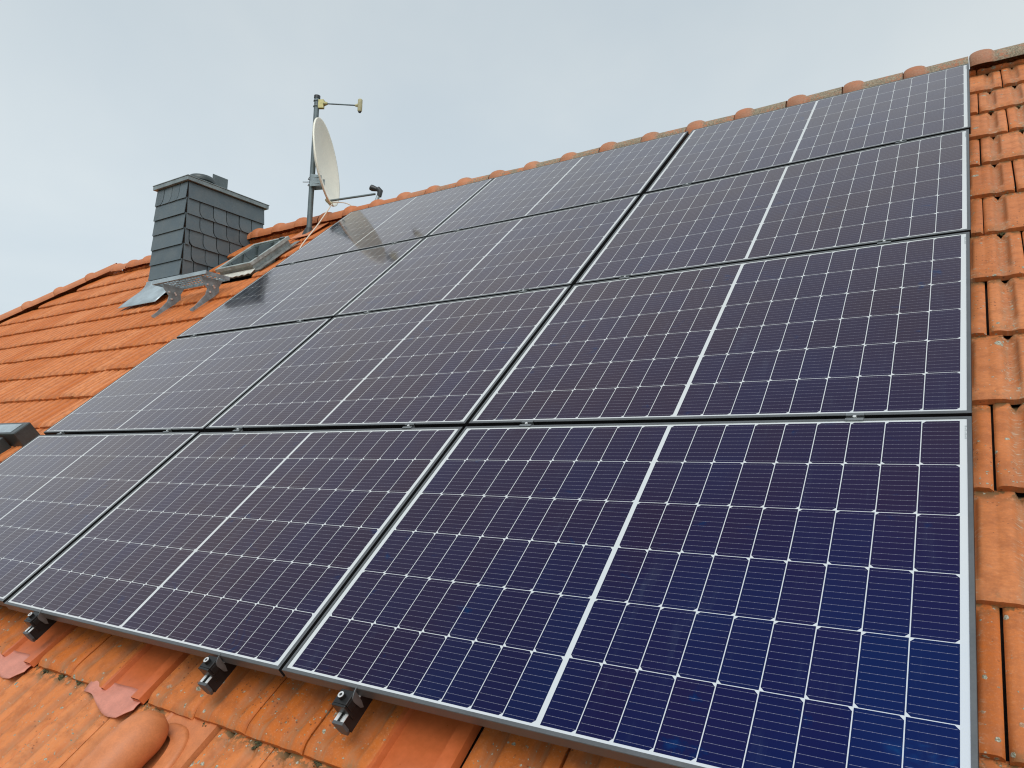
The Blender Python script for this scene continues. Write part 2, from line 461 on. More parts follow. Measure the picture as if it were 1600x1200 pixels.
TILE_N = -0.135                # nose height of the tiles below the glass plane
VR = 5.02                      # ridge
EXPO, TW = 0.391, 0.255        # course spacing and tile width
V0 = 0.253                     # nose of course 0
APEX = W(0, VR, TILE_N)
YR, ZR = APEX.y, APEX.z
V_EAVE = V0 - 7 * EXPO
U_RIGHT = 8.4
HIP_U, HIP_V, HIP_S = -5.20, VR, 0.93   # the hip leaves the ridge here; du/dv along it
def hip_u(v): return HIP_U - HIP_S * (HIP_V - v)

house = empty('house', (1.5, YR, GZ))
tag(house, 'house whose orange clay tile roof carries the solar panels', 'house')
def under(o):                   # parent to the house without moving the mesh
    o.parent = house; o.matrix_parent_inverse = Matrix.Translation(-house.location)
    return o

# deck below the tiles: both slopes and the hip, one closed skin
DN = -0.20
ap = W(0, VR, DN); vd = (YR + DN * sT) / cT
ridge_pt = lambda u: Vector((u, YR, vd * sT + DN * cT))
ev = V_EAVE - 0.05
fl, fr = W(hip_u(ev) + 0.1, ev, DN), W(U_RIGHT, ev, DN)
mir = lambda p: Vector((p.x, 2 * YR - p.y, p.z))
rl, rr = ridge_pt(HIP_U), ridge_pt(U_RIGHT)
d_ = MB(); d_.add([fl, fr, rr, rl, mir(fl), mir(fr)], [(0, 1, 2, 3), (5, 4, 3, 2), (4, 0, 3), (1, 5, 2), (1, 0, 4, 5)])
under(d_.build('roof_deck', MT['deck']))
wl = MB()
wx0, wx1, wy0, wy1 = fl.x + 0.6, U_RIGHT - 0.35, fl.y + 0.45, 2 * YR - fl.y - 0.45
wl.box(wx0, wx1, wy0, wy1, GZ - 0.02, fl.z + 0.02)
under(wl.build('wall', MT['wall']))

def tile_field(name, cells, su, sv, keep_low=False):
    """one mesh of interlocking double-trough tiles; cells = (u0, v0, length, tone)"""
    S = np.array(su); T = np.array(sv)
    nu, nv = len(S), len(T)
    s2, t2 = np.meshgrid(S, T)
    def sst(a, b, x):
        y = np.clip((x - a) / (b - a), 0, 1); return y * y * (3 - 2 * y)
    z = np.zeros_like(s2)
    for c in (0.25, 0.75):
        dsl = s2 - c
        prof = np.where(dsl < 0, sst(-0.130, -0.035, dsl), 1 - sst(0.030, 0.105, dsl))
        along = (0.22 + 0.78 * sst(0.09, 0.24, t2)) * (1 - sst(0.86, 0.93, t2))
        z -= 0.0200 * prof * along
        notch = 1 - sst(0.030, 0.058, np.abs(dsl + 0.02) + 0.45 * np.clip(0.96 - t2, 0, 1))
        z -= 0.022 * notch * sst(0.85, 0.95, t2)
    z -= 0.015 * np.clip(1 - t2 / 0.10, 0, 1) ** 2
    edge = np.minimum(s2, 1 - s2)
    z -= 0.006 * np.clip(1 - edge / 0.04, 0, 1) ** 2
    z -= 0.006 * np.clip(1 - edge / 0.07, 0, 1) ** 2 * np.clip(1 - t2 / 0.16, 0, 1)
    z -= 0.0015 * np.exp(-((s2 - 0.5) / 0.02) ** 2) * sst(0.1, 0.2, t2)
    # full sheet + skirts (front, left, right)
    idx = np.arange(nu * nv).reshape(nv, nu)
    quads = [np.stack([idx[:-1, :-1], idx[:-1, 1:], idx[1:, 1:], idx[1:, :-1]], -1).reshape(-1, 4)]
    vs, vt, vz = [s2.ravel()], [t2.ravel()], [z.ravel()]
    base = nu * nv
    def skirt(ss, tt, zz, drop, flip):
        nonlocal base
        n = len(ss)
        vs.append(np.concatenate([ss, ss])); vt.append(np.concatenate([tt, tt])); vz.append(np.concatenate([zz, zz - drop]))
        a = np.arange(n - 1) + base
        qd = np.stack([a + n, a + n + 1, a + 1, a], -1)
        quads.append(qd[:, ::-1] if flip else qd); base += 2 * n
    skirt(s2[0], t2[0], z[0], 0.020, False)
    skirt(s2[:, 0], t2[:, 0], z[:, 0], 0.016, True)
    skirt(s2[:, -1], t2[:, -1], z[:, -1], 0.016, False)
    vs, vt, vz = map(np.concatenate, (vs, vt, vz)); quads = np.concatenate(quads)
    nvt, ntl = len(vs), len(cells)
    cu = np.array(cells)
    j = nrg.normal(size=(ntl, 5))
    u = cu[:, 0:1] + 0.0015 + vs[None] * (TW - 0.0055) + j[:, 0:1] * 0.0010
    v = cu[:, 1:2] + vt[None] * EXPO * cu[:, 2:3] + j[:, 1:2] * 0.0022 + (vs[None] - .5) * j[:, 2:3] * 0.0022
    n = TILE_N - 0.032 * vt[None] * cu[:, 2:3] + vz[None] + j[:, 3:4] * 0.0014 + (vs[None] - 0.5) * j[:, 4:5] * 0.0026
    n = n - np.where(vt[None] > 0.985, 0.004, 0.0)
    hu = HIP_U - HIP_S * (HIP_V - v) + 0.02
    u = np.maximum(u, hu)
    co_ = np.stack([u, v, n], -1).reshape(-1, 3).astype(np.float32)
    fq = (quads[None] + (np.arange(ntl) * nvt)[:, None, None]).reshape(-1, 4)
    me = bpy.data.meshes.new(name)
    me.vertices.add(len(co_)); me.vertices.foreach_set('co', co_.ravel())
    me.loops.add(fq.size); me.loops.foreach_set('vertex_index', fq.ravel().astype(np.int32))
    me.polygons.add(len(fq)); me.polygons.foreach_set('loop_start', np.arange(0, fq.size, 4, dtype=np.int32))
    me.polygons.foreach_set('use_smooth', np.ones(len(fq), dtype=bool))
    me.update(calc_edges=True)
    uvl = me.uv_layers.new(name='UVMap')
    st = np.stack([np.tile(vs, ntl), np.tile(vt, ntl)], -1)[fq.ravel()].astype(np.float32)
    uvl.data.foreach_set('uv', st.ravel())
    at = me.attributes.new('tone', 'FLOAT', 'POINT')
    at.data.foreach_set('value', np.repeat(cu[:, 3], nvt).astype(np.float32))
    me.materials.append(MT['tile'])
    o = bpy.data.objects.new(name, me); COL.objects.link(o)
    o.rotation_euler = (PITCH, 0, 0)
    return o

JO = 5.378                      # a joint of the odd courses
sheet_cells = {}                # (k, col) replaced by sheet tiles
near, mid_, far = [], [], []
PLAST = [(-1, -11), (-1, -6), (-1, -14)]
VENT = (-2, -10)
def cell_u(k, c):
    return JO + c * TW + (0.0 if k % 2 else TW / 2)
for k in range(-7, 13):
    v0 = V0 + EXPO * k
    ln = 1.0 if k < 12 else 0.16
    for c in range(-75, 12):
        u0 = cell_u(k, c)
        if u0 + TW > U_RIGHT: continue
        if u0 + TW < hip_u(v0 + EXPO): continue
        if (k, c) in PLAST or (k, c) == VENT: continue
        # holes for chimney, hatch and roof window
        uc, vc = u0 + TW / 2, v0 + EXPO / 2
        if -2.62 < uc < -1.98 and 3.85 < vc < 4.75: continue
        if -1.32 < uc < -0.82 and 3.9 < vc < 4.4: continue
        tone = min(1, max(0, rng.gauss(0.45 if k != -1 else 0.15, 0.34) + (0.30 if k == -2 else 0)))
        if u0 > 5.0: tone = min(1, tone + 0.45)
        row = (u0, v0, ln * (1.03 if k < 12 else 1), tone)
        hidden = 0.5 < v0 < 4.2 and 0.2 < u0 and u0 + TW < 5.0
        vis = u0 > 1.47 - 1.986 * (v0 + EXPO) - 0.8
        if hidden or not vis or k < -3 or u0 > 6.2: far.append(row)
        elif v0 < 0.5 or u0 > 5.0: near.append(row)
        else: mid_.append(row)
SU = [0, .012, .03, .06, .10, .13, .17, .20, .23, .265, .30, .325, .345, .37, .42, .485, .5, .515, .57, .62, .64, .67, .70, .73, .765, .80, .825, .845, .87, .92, .95, .975, .988, 1]
TV = [0, .012, .025, .04, .06, .08, .11, .15, .2, .26, .4, .6, .8, .86, .89, .92, .94, .96, .98, 1.0]
SM = [0, .03, .10, .15, .20, .26, .315, .36, .48, .52, .62, .67, .72, .765, .815, .86, .96, 1]
TM = [0, .03, .08, .14, .2, .28, .55, .85, .92, .96, 1.0]
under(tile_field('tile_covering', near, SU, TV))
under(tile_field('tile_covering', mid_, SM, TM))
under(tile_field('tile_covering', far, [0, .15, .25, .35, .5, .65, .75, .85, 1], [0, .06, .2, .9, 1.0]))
# rear slope and hip, seen only from elsewhere
bk = MB()
nseg = 20
rows = []
for i in range(nseg):
    for e, dn in ((0.0, TILE_N), (1.0, TILE_N - 0.027)):
        vv = V_EAVE + (VR - 0.02 - V_EAVE) * (i + e) / nseg
        a, b = W(hip_u(vv) + 0.02, vv, dn), W(U_RIGHT, vv, dn)
        rows.append([mir(b), mir(a)])
bk.grid(rows)
rb = under(bk.build('rear_tile_covering', MT['tile'], recalc=False))
hp = MB(); rows = []
for i in range(nseg):
    for e, dn in ((0.0, TILE_N), (1.0, TILE_N - 0.027)):
        vv = V_EAVE + (VR - 0.02 - V_EAVE) * (i + e) / nseg
        a = W(hip_u(vv) - 0.02, vv, dn)
        rows.append([a, mir(a)])
hp.grid(rows)
under(hp.build('hip_tile_covering', MT['tile'], recalc=False))

def cap_mesh(name, length, r, collar, mat, smoothcap=False):
    """half-round ridge tile along +x with a rolled collar at x = 0"""
    xs = [-.066, -.064, -.056, -.042, -.022, 0, .022, .042, .056, .066, .074, .10, length - .10, length - .07]
    rows = []
    for x in xs:
        t = max(0.0, 1 - (x / 0.062) ** 2) if abs(x) < 0.062 else 0.0
        rr = r + collar * math.sqrt(t)
        if x <= -.064: rr = r - 0.012 * (1 if x < -.065 else 0)
        row = []
        for i in range(19):
            a = math.pi * (i / 18.0) * 1.12 - math.pi * 0.06
            row.append((x, -rr * math.cos(a), rr * math.sin(a)))
        rows.append(row)
    b = MB(); b.grid(rows)
    return b.mesh(name, mat, True)
me_r = cap_mesh('ridge_tile', 0.376, 0.094, 0.022, MT['ridge'])
def sag(u):                    # the old ridge dips a little over the panels
    return -0.006 * math.exp(-((u - 2.2) / 1.9) ** 2)
i = 0
u = 5.28 + 8 * 0.376
while u > HIP_U + 0.02:
    o = bpy.data.objects.new('ridge_tile', me_r); COL.objects.link(o)
    o.location = (u, YR + rng.gauss(0, .003), ZR - 0.022 + sag(u) + rng.gauss(0, .002))
    o.rotation_euler = (R(rng.gauss(0, 1.2)), R(rng.gauss(0, .5)) - math.atan((sag(u + .37) - sag(u)) / .37), R(rng.gauss(0, .5)))
    under(o)
    u -= 0.376
# hip tiles run down from the ridge end
me_h = cap_mesh('hip_tile', 0.46, 0.085, 0.022, MT['ridge'])
h0 = W(HIP_U, HIP_V, TILE_N); h1 = W(hip_u(0), 0, TILE_N)
hd = (h1 - h0).normalized()
for side in (0, 1):
    for i in range(0 if side == 0 else 1, 9 if side == 0 else 4):
        p0 = h0 + hd * (-0.24 + 0.455 * (i + 1))
        dirv = -hd
        if side: p0, dirv = mir(p0), Vector((dirv.x, -dirv.y, dirv.z))
        o = bpy.data.objects.new('hip_tile', me_h); COL.objects.link(o)
        xax = dirv; yax = Vector((0, 0, 1)).cross(xax).normalized(); zax = xax.cross(yax)
        mt = Matrix((xax, yax, zax)).transposed().to_4x4()
        o.rotation_mode = 'QUATERNION'
        o.rotation_quaternion = mt.to_quaternion(); o.location = p0 + Vector((0, 0, -0.012))
        under(o)
# ------------------------------------------------------------------ solar panels
GU, GV = 0.0209, 0.0225
OFF = {(0, 0): (-2, -3, 4), (0, 1): (0, 0, 1), (0, 2): (3, 3, -1), (0, 3): (2, 4, -3), (1, 0): (4, -3, 5), (1, 1): (0, 3, -2),
       (1, 2): (-4, -2, -3), (1, 3): (-6, -2, 0), (2, 0): (-2, 5, 3), (2, 1): (-3, 1, -1), (2, 2): (1, -5, 0), (2, 3): (7, -1, 1)}
ROWN = ['bottom row', 'second row up', 'third row up', 'top row under the ridge']
COLN = ['at the left end', 'in the middle column', 'at the right end']
PLAB = {
    (0, 0): 'solar panel in the bottom row at the left end, cut off by the photo edge',
    (1, 0): 'solar panel in the bottom row between the left end panel and the nearest panel',
    (2, 0): 'nearest and largest solar panel, dark blue, in the bottom row at the right end',
    (0, 1): 'solar panel in the second row up at the left end beside the roof window',
    (1, 1): 'solar panel in the second row up, middle of three',
    (2, 1): 'solar panel in the second row up at the right end beside the bare tiles',
    (0, 2): 'solar panel in the third row up at the left end reflecting the dark chimney',
    (1, 2): 'solar panel in the third row up, middle of three',
    (2, 2): 'solar panel in the third row up at the right end beside the bare tiles',
    (0, 3): 'solar panel in the top row at the left end reflecting the satellite dish',
    (1, 3): 'solar panel in the top row under the ridge, middle of three',
    (2, 3): 'solar panel in the top row under the ridge at the right end',
}
L = 0.011
def panel_parts(root):
    f = MB()
    a, b = PW_ / 2, PH_ / 2
    rings = [(a, b, -0.035), (a, b, -0.0012), (a - 0.0012, b - 0.0012, 0.0), (a - L, b - L, 0.0), (a - L, b - L, -0.0035), (a - 0.03, b - 0.03, -0.0345), (a, b, -0.035)]
    rows = [[(x, y, z), (-x, y, z), (-x, -y, z), (x, -y, z)] for x, y, z in rings]
    f.grid(rows, close=True)
    fo = f.build('frame', MT['frame'], root)
    fo.data.materials.append(MT['frameshade'])
    for pl in fo.data.polygons:             # short ends and upper edge painted black for the shade of the gaps
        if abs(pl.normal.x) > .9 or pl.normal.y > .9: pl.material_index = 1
    s = MB(); x, y = a - L + 0.001, b - L + 0.001
    s.add([(-x, -y, -0.0016), (x, -y, -0.0016), (x, y, -0.0016), (-x, y, -0.0016)], [(0, 1, 2, 3)])
    s.build('cell_sheet', MT['cells'], root, recalc=False)
proto = empty('solar_panel', (0, 0, 0), roof=True)
panel_parts(proto)
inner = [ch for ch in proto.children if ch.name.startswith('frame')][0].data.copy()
for pl in inner.polygons:                   # upper rows: the lower edge sits in the gap and gets its painted shade too
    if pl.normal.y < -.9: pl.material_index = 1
first = True
for r in range(4):
    for c in range(3):
        o = proto if first else copy_tree(proto)
        first = False
        if r:
            for ch in o.children:
                if ch.name.startswith('frame'): ch.data = inner
        du, dv, a = OFF[(c, r)]
        o.location = W(c * (PW_ + GU) + PW_ / 2 + du / 1000, r * (PH_ + GV) + PH_ / 2 + dv / 1000, 0)
        o.rotation_euler = (Matrix.Rotation(PITCH, 3, 'X') @ Matrix.Rotation(a / 1000, 3, 'Z')).to_euler()
        tag(o, PLAB[(c, r)], 'solar panel', 'solar panels in a grid on the tiled roof')
        if c == 2:
            lb = MB()
            for i in range(7):
                yy = PH_ / 2 - 0.045 - i * 0.0085
                ww = (0.0055, 0.003, 0.0048, 0.0022, 0.005, 0.0036, 0.0045)[i]
                lb.add([(PW_ / 2 - 0.0165, yy, -0.0011), (PW_ / 2 - 0.0165 + ww, yy, -0.0011), (PW_ / 2 - 0.0165 + ww, yy + 0.0042, -0.0011), (PW_ / 2 - 0.0165, yy + 0.0042, -0.0011)], [(0, 1, 2, 3)])
            lb.build('serial_print', MT['mark'], o, recalc=False)

# rails, end clamps and mid clamps
RU = [0.25, 1.42, 2.035, 3.175, 3.765, 4.91]
RAILL = ['rail under the left panel column nearest its left edge', 'rail under the left panel column nearest its right edge',
         'black rail ending below the bottom panel row, leftmost of the three visible ends',
         'black rail ending below the bottom panel row, middle of the three visible ends',
         'black rail ending below the bottom panel row, rightmost and nearest visible end',
         'rail under the right panel column nearest the bare tiles']
def rail(u, label):
    root = empty('mounting_rail', W(u, -0.082, -0.035), roof=True)
    tag(root, label, 'rail', 'mounting rails under the panels')
    ln = 4.60
    b = MB()
    poly = [(-.018, -.046), (.018, -.046), (.018, -.001), (.008, -.001), (.008, -.012), (-.008, -.012), (-.008, -.001), (-.018, -.001)]
    mt = Matrix(((1, 0, 0, 0), (0, 0, 1, 0), (0, 1, 0, 0), (0, 0, 0, 1)))
    b.prism(poly, 0.006, ln, mt)
    b.build('rail_body', MT['black'], root)
    s = MB()
    s.box(-.0178, -.0070, .004, ln - .01, -.0012, .0006); s.box(.0070, .0178, .004, ln - .01, -.0012, .0006)
    s.box(-.0075, .0075, .008, ln - .01, -.0115, -.0100)
    s.build('slot_channel', MT['silver'], root)
    e = MB(); e.prism([(-.0195, -.030), (-.012, -.048), (.012, -.048), (.0195, -.030), (.0195, .0012), (-.0195, .0012)], -0.004, 0.0055, mt)
    e.build('end_cap', MT['endcap'], root, bevel=0.0015)
    for vv in (0.16, 1.3, 2.5, 3.7):
        h = MB(); h.add([(-.015, vv + .30, -.096), (.015, vv + .30, -.096), (.015, vv, -.096), (-.015, vv, -.096), (.015, vv, -.0465), (-.015, vv, -.0465)], [(0, 1, 2, 3), (3, 2, 4, 5)])
        h.build('roof_hook', MT['silver'], root, recalc=False).modifiers.new('thickness', 'SOLIDIFY').thickness = .005
for u, lb in zip(RU, RAILL): rail(u, lb)
ENDL = ['black end clamp on the leftmost visible rail end, clear of its bolt', 'black end clamp with ringed bolt on the middle visible rail end',
        'black end clamp with ringed bolt on the nearest visible rail end']
def end_clamp():
    root = empty('end_clamp', (0, 0, 0), roof=True)
    b = MB()
    b.box(-.022, .019, -.040, -.007, .0005, .0185); b.box(-.024, .019, -.0403, -.004, .0188, .0235); b.box(-.024, .019, -.047, -.0405, -.016, .0235)
    b.build('clamp_block', MT['clamp'], root, bevel=0.0015)
    s = MB()
    mt = Matrix(((0, 0, 1, 0), (1, 0, 0, 0), (0, 1, 0, 0), (0, 0, 0, 1)))
    s.prism([(-.022, .012), (-.017, -.012), (-.010, -.018), (-.005, -.004), (-.003, .024), (.005, .0262), (.005, .0280), (-.006, .026), (-.020, .0200)], .0195, .0215, mt)
    s.build('side_plate', MT['midclamp'], root)
    t = MB(); t.tube([(-.004, -.024, .0236), (-.004, -.024, .0310)], .0085, 16)
    t.build('bolt', MT['clamp'], root, smooth=True, angle=40)
    w2 = MB()
    ring = []
    for i in range(20):
        a = 2 * math.pi * i / 20; ring.append((math.cos(a), math.sin(a)))
    w2.grid([[(-.004 + .0078 * x, -.024 + .0078 * y, .0312) for x, y in ring], [(-.004 + .0078 * x, -.024 + .0078 * y, .0325) for x, y in ring],
             [(-.004 + .0040 * x, -.024 + .0040 * y, .0325) for x, y in ring], [(-.004 + .0040 * x, -.024 + .0040 * y, .0285) for x, y in ring]], close=True)
    w2.build('bolt_head', MT['silver'], root)
    return root
ec = end_clamp()
for i, u in enumerate((RU[2], RU[3], RU[4])):
    o = ec if i == 0 else copy_tree(ec)
    o.location = W(u, 0.0, -0.0358); o.scale = (1.15, 1.15, 1.4)
    tag(o, ENDL[i], 'clamp', 'end clamps along the bottom edge')
GAPN = ['bottom and second', 'second and third', 'third and top']
RAILN = ['nearest the left edge', 'second from the left edge', 'third from the left', 'fourth from the left', 'second from the bare tiles', 'nearest the bare right tiles']
def mid_clamp():
    root = empty('mid_clamp', (0, 0, 0), roof=True)
    b = MB()
    b.box(-.025, .025, -.0175, -.0085, .0006, .0032); b.box(-.025, .025, .0085, .0175, .0006, .0032)
    b.box(-.025, .025, -.0083, -.0058, -.012, .0030); b.box(-.025, .025, .0058, .0083, -.012, .0030)
    b.box(-.025, .025, -.0056, .0056, -.0125, -.0095)
    b.build('clamp_plate', MT['midclamp'], root)
    t = MB(); t.tube([(0, 0, -.0093), (0, 0, .0050)], .0052, 14)
    t.build('bolt', MT['silver'], root, smooth=True, angle=40)
    return root
mc = mid_clamp()
first = True
for r in range(3):
    for i, u in enumerate(RU):
        o = mc if first else copy_tree(mc); first = False
        o.location = W(u, (r + 1) * PH_ + r * GV + GV / 2, 0)
        tag(o, 'bright bolted clamp between %s panel rows, %s' % (GAPN[r], RAILN[i]), 'clamp', 'mid clamps in the gaps between panel rows')

# ------------------------------------------------------------------ sheet tiles and vent hood at the foot of the panels
SHL = {-11: 'smooth red sheet tile with pink apron between the left and middle rail ends', -6: 'smooth red sheet tile right of the nearest rail end, its top under the nearest panel',
       -14: 'smooth red sheet tile with pink apron at the left edge below the leftmost rail end'}
for (k, c) in PLAST:
    u0, v0 = cell_u(k, c), V0 + EXPO * k
    root = empty('sheet_tile', W(u0, v0, TILE_N), roof=True)
    tag(root, SHL[c], 'roof tile', 'red sheet tiles below the panels')
    b = MB()
    prof = [(-.012, -.020), (-.012, .000), (.004, .000), (.012, -.016), (.175, -.016), (.181, -.014), (.185, .004), (.232, .004), (.238, -.020)]
    rows = [[(x, v, z - .006 - .022 * v / EXPO) for x, z in prof] for v in (-.006, .05, .2, .42)]
    b.grid(rows)
    # closed fronts of the two side ribs
    b.add([(.181, -.006, -.030), (.185, -.006, -.008), (.232, -.006, -.008), (.238, -.006, -.032)], [(0, 1, 2, 3)])
    b.add([(-.012, -.006, -.032), (-.012, -.006, -.012), (.004, -.006, -.012), (.012, -.006, -.028)], [(0, 1, 2, 3)])
    b.build('sheet', MT['redsheet'], root)
    if c != -6:
        ap_ = MB(); rows = []
        for i in range(9):
            y = .03 - .095 * i / 8
            row = []
            for jx in range(15):
                s = jx / 14
                x = -.105 + .335 * s
                sm_ = min(1, s / .7); sm_ = sm_ * sm_ * (3 - 2 * sm_)
                yy = .03 + (-.060 - .045 * sm_ + .006 * math.sin(s * 7) + .035 * max(0, (s - .86) / .14)) * (i / 8)
                z = -.0215 + .003 * (i / 8) + .004 * math.sin(s * 11 + i * .5) + .007 * math.exp(-((s - .35) / .2) ** 2) * (i / 8)
                row.append((x, yy, z))
            rows.append(row)
        ap_.grid(rows)
        oo = ap_.build('apron', MT['pinklead'], root, smooth=True, recalc=False)
        sd = oo.modifiers.new('thickness', 'SOLIDIFY'); sd.thickness = 0.0025

# vent hood on its own flat tile, one course further down
k, c = VENT
u0, v0 = cell_u(k, c), V0 + EXPO * k
vt = empty('roof_vent', W(u0 + TW / 2, v0 + 0.22, TILE_N - 0.027 * 0.22 / EXPO), roof=True)
vt.rotation_euler = (PITCH - 0.027 / EXPO, 0, 0)
tag(vt, 'rounded orange plastic vent hood on its own flat tile at the bottom left', 'roof vent')
b = MB()
b.grid([[(x, y, z + .001) for x, z in ((-.122, -.03), (-.121, .0), (-.112, .002), (-.105, -.004), (.075, -.004), (.082, .001), (.118, .001), (.122, -.02))] for y in (-.22, -.19, .16, .19)])
b.build('base_tile', MT['vent'], vt)
rm = MB()
ring = []
for i in range(40):
    a = 2 * math.pi * i / 40
    ring.append((math.copysign(abs(math.cos(a)) ** .8, math.cos(a)), math.copysign(abs(math.sin(a)) ** .8, math.sin(a))))
rm.grid([[(-.030 + (.108 - q_) * x, -.02 + (.165 - q_) * y, z_) for x, y in ring] for q_, z_ in ((0, -.004), (.002, .005), (.012, .009), (.05, .014))], close=True)
rm.build('collar', MT['vent'], vt, smooth=True)
hd_ = MB(); rows = []
for i in range(25):                      # capsule along the slope, standing off the tile
    y = -.30 + .43 * i / 24
    e0 = max(0, (y - .03) / .10); e1 = max(0, (-.20 - y) / .10)
    e = min(1, max(e0, e1))
    rr = .070 * math.sqrt(max(1e-4, 1 - e * e))
    zc = .062 + (.012 if y < 0 else 0.012 * (1 - y / .13))
    rows.append([(-.050 + rr * 1.06 * math.cos(2 * math.pi * j / 28), y, max(.014, zc - .0 + rr * math.sin(2 * math.pi * j / 28) * 1.0)) for j in range(28)])
hd_.grid(rows, close=True)
hd_.build('hood', MT['vent'], vt, smooth=True)

# ------------------------------------------------------------------ chimney
CX0, CX1, CY0, CY1, CZT = -2.60, -2.007, 2.960, 3.950, 3.685
chim = empty('chimney', ((CX0 + CX1) / 2, (CY0 + CY1) / 2, 2.4))
tag(chim, 'square chimney clad in dark grey slates with a zinc rim', 'chimney')
CL = chim.location.copy()
loc = lambda p: Vector(p) - CL
b = MB(); b.box(CX0 + .008, CX1 - .008, CY0 + .008, CY1 - .008, 2.2, CZT - .002, Matrix.Translation(-CL))
b.build('core', MT['deck'], chim)
def slate_face(origin, ex, en, width, courses, mirror):
    """rows of slates on one face; ex runs along the face, en is its outward normal"""
    b = MB(); tones = []
    ez = Vector((0, 0, 1)); origin = Vector(origin)
    H = 0.172; z = CZT - 0.045
    for r in range(courses):
        z1, z0 = z - H * r, z - H * (r + 1)
        joints = mirror(r)
        xs = [0.0] + joints + [width]
        for a, c_ in zip(xs[:-1], xs[1:]):
            wob = nrg.normal(size=4) * 0.002
            sw = min(.055, (c_ - a) * .35)
            gap = 0.011
            pts = []
            x0, x1 = a + gap / 2, c_ - gap / 2
            if len(joints) and x0 > 0.02:       # lower corner drawn in with a bow
                for t in np.linspace(0, 1, 7):
                    pts.append((x0 + sw * (1 - math.cos(t * math.pi / 2)) * 1.0, z0 + .075 * (1 - math.sin(t * math.pi / 2))))
            else: pts.append((x0, z0))
            pts.append((x1 + (sw * .85 if len(joints) and x1 < width - .02 else 0), z0 + wob[0]))
            if len(joints) and x1 < width - .02:
                for t in np.linspace(1, 0, 7)[1:]:
                    pts.append((x1 + sw * (1 - math.cos(t * math.pi / 2)) - .0, z0 + .075 * (1 - math.sin(t * math.pi / 2))))
            pts += [(x1, z1 + .012), (x0, z1 + .012)]
            n0 = len(b.v); n = len(pts)
            def out(x, zz): return 0.004 + 0.016 * (z1 + .012 - zz) / (H + .012) + wob[1] * .6
            vs = [origin + ex * x + ez * (zz - origin.z) + en * out(x, zz) for x, zz in pts] + [origin + ex * x + ez * (zz - origin.z) + en * (out(x, zz) - .0075) for x, zz in pts]
            b.add([p - CL for p in vs], [tuple(range(n)), tuple(range(n, 2 * n))[::-1]] + [(i, (i + 1) % n, (i + 1) % n + n, i + n) for i in range(n)])
            tones += [float(np.clip(nrg.normal(.45, .3), 0, 1))] * (2 * n)
    o = b.build('slate_cladding', MT['slate'], chim)
    at = o.data.attributes.new('tone', 'FLOAT', 'POINT'); at.data.foreach_set('value', tones)
    return o
def j_right(r):
    if r == 0: return []
    off = [0.115, 0.150, 0.165, 0.05, 0.09, 0.13, 0.05][r % 7]
    return [x for x in (off + .168 * i for i in range(7)) if x < .99 - .06]
def j_front(r):
    return [.145, .29, .44] if r == 0 else []
slate_face((CX1, CY0, CZT), Vector((0, 1, 0)), Vector((1, 0, 0)), CY1 - CY0, 7, j_right)
slate_face((CX1, CY0, CZT), Vector((-1, 0, 0)), Vector((0, -1, 0)), CX1 - CX0, 7, j_front)
slate_face((CX0, CY0, CZT), Vector((0, 1, 0)), Vector((-1, 0, 0)), CY1 - CY0, 7, j_right)
slate_face((CX0, CY1, CZT), Vector((1, 0, 0)), Vector((0, 1, 0)), CX1 - CX0, 5, j_front)
b = MB()
b.box(CX0 - .035, CX1 + .035, CY0 - .035, CY1 + .035, CZT - .026, CZT + .018, Matrix.Translation(-CL))
b.box(CX0 - .040, CX1 + .040, CY0 - .040, CY1 + .040, CZT + .0182, CZT + .028, Matrix.Translation(-CL))
b.build('rim', MT['rimzinc'], chim, bevel=.003)
b = MB(); pc = Vector((-2.28, 3.28, CZT + .028)) - CL
rows = []
for rr, zz in ((.135, .0), (.135, .085), (.148, .090), (.151, .112), (.146, .132), (.128, .152), (.09, .160), (.09, .02)):
    rows.append([(pc.x + rr * math.cos(2 * math.pi * i / 32), pc.y + rr * math.sin(2 * math.pi * i / 32), pc.z + zz) for i in range(32)])
b.grid(rows, close=True); b.build('flue_pot', MT['hoodmetal'], chim, smooth=True, angle=35)
b = MB(); b.box(-2.285, -2.279, 3.42, 3.62, CZT + .029, CZT + .28, Matrix.Translation(-CL))
b.build('cover_sheet', MT['darkzinc'], chim)
# zinc skirt flaring onto the tiles at the downhill side
b = MB(); rows = []
vb = 0
for i in range(9):
    t = i / 8
    row = []
    for jx in range(9):
        s = jx / 8
        x = (CX0 - .012 - .03 * t ** 1.6) + (CX1 + .06 * t + .02 - (CX0 - .012 - .03 * t ** 1.6)) * s
        y = CY0 - .022 - .28 * t ** 1.8
        tz = W(0, 0, TILE_N + .022)
        zroof = tz.z + (y - tz.y) * math.tan(PITCH)
        z = (2.60) * (1 - t) + zroof * t - .055 * math.sin(t * math.pi)
        row.append(Vector((x, y, max(z, zroof + .002))) - CL)
    rows.append(row)
b.grid(rows); o = b.build('flashing', MT['zinc'], chim, smooth=True, recalc=False)
sd = o.modifiers.new('thickness', 'SOLIDIFY'); sd.thickness = .003

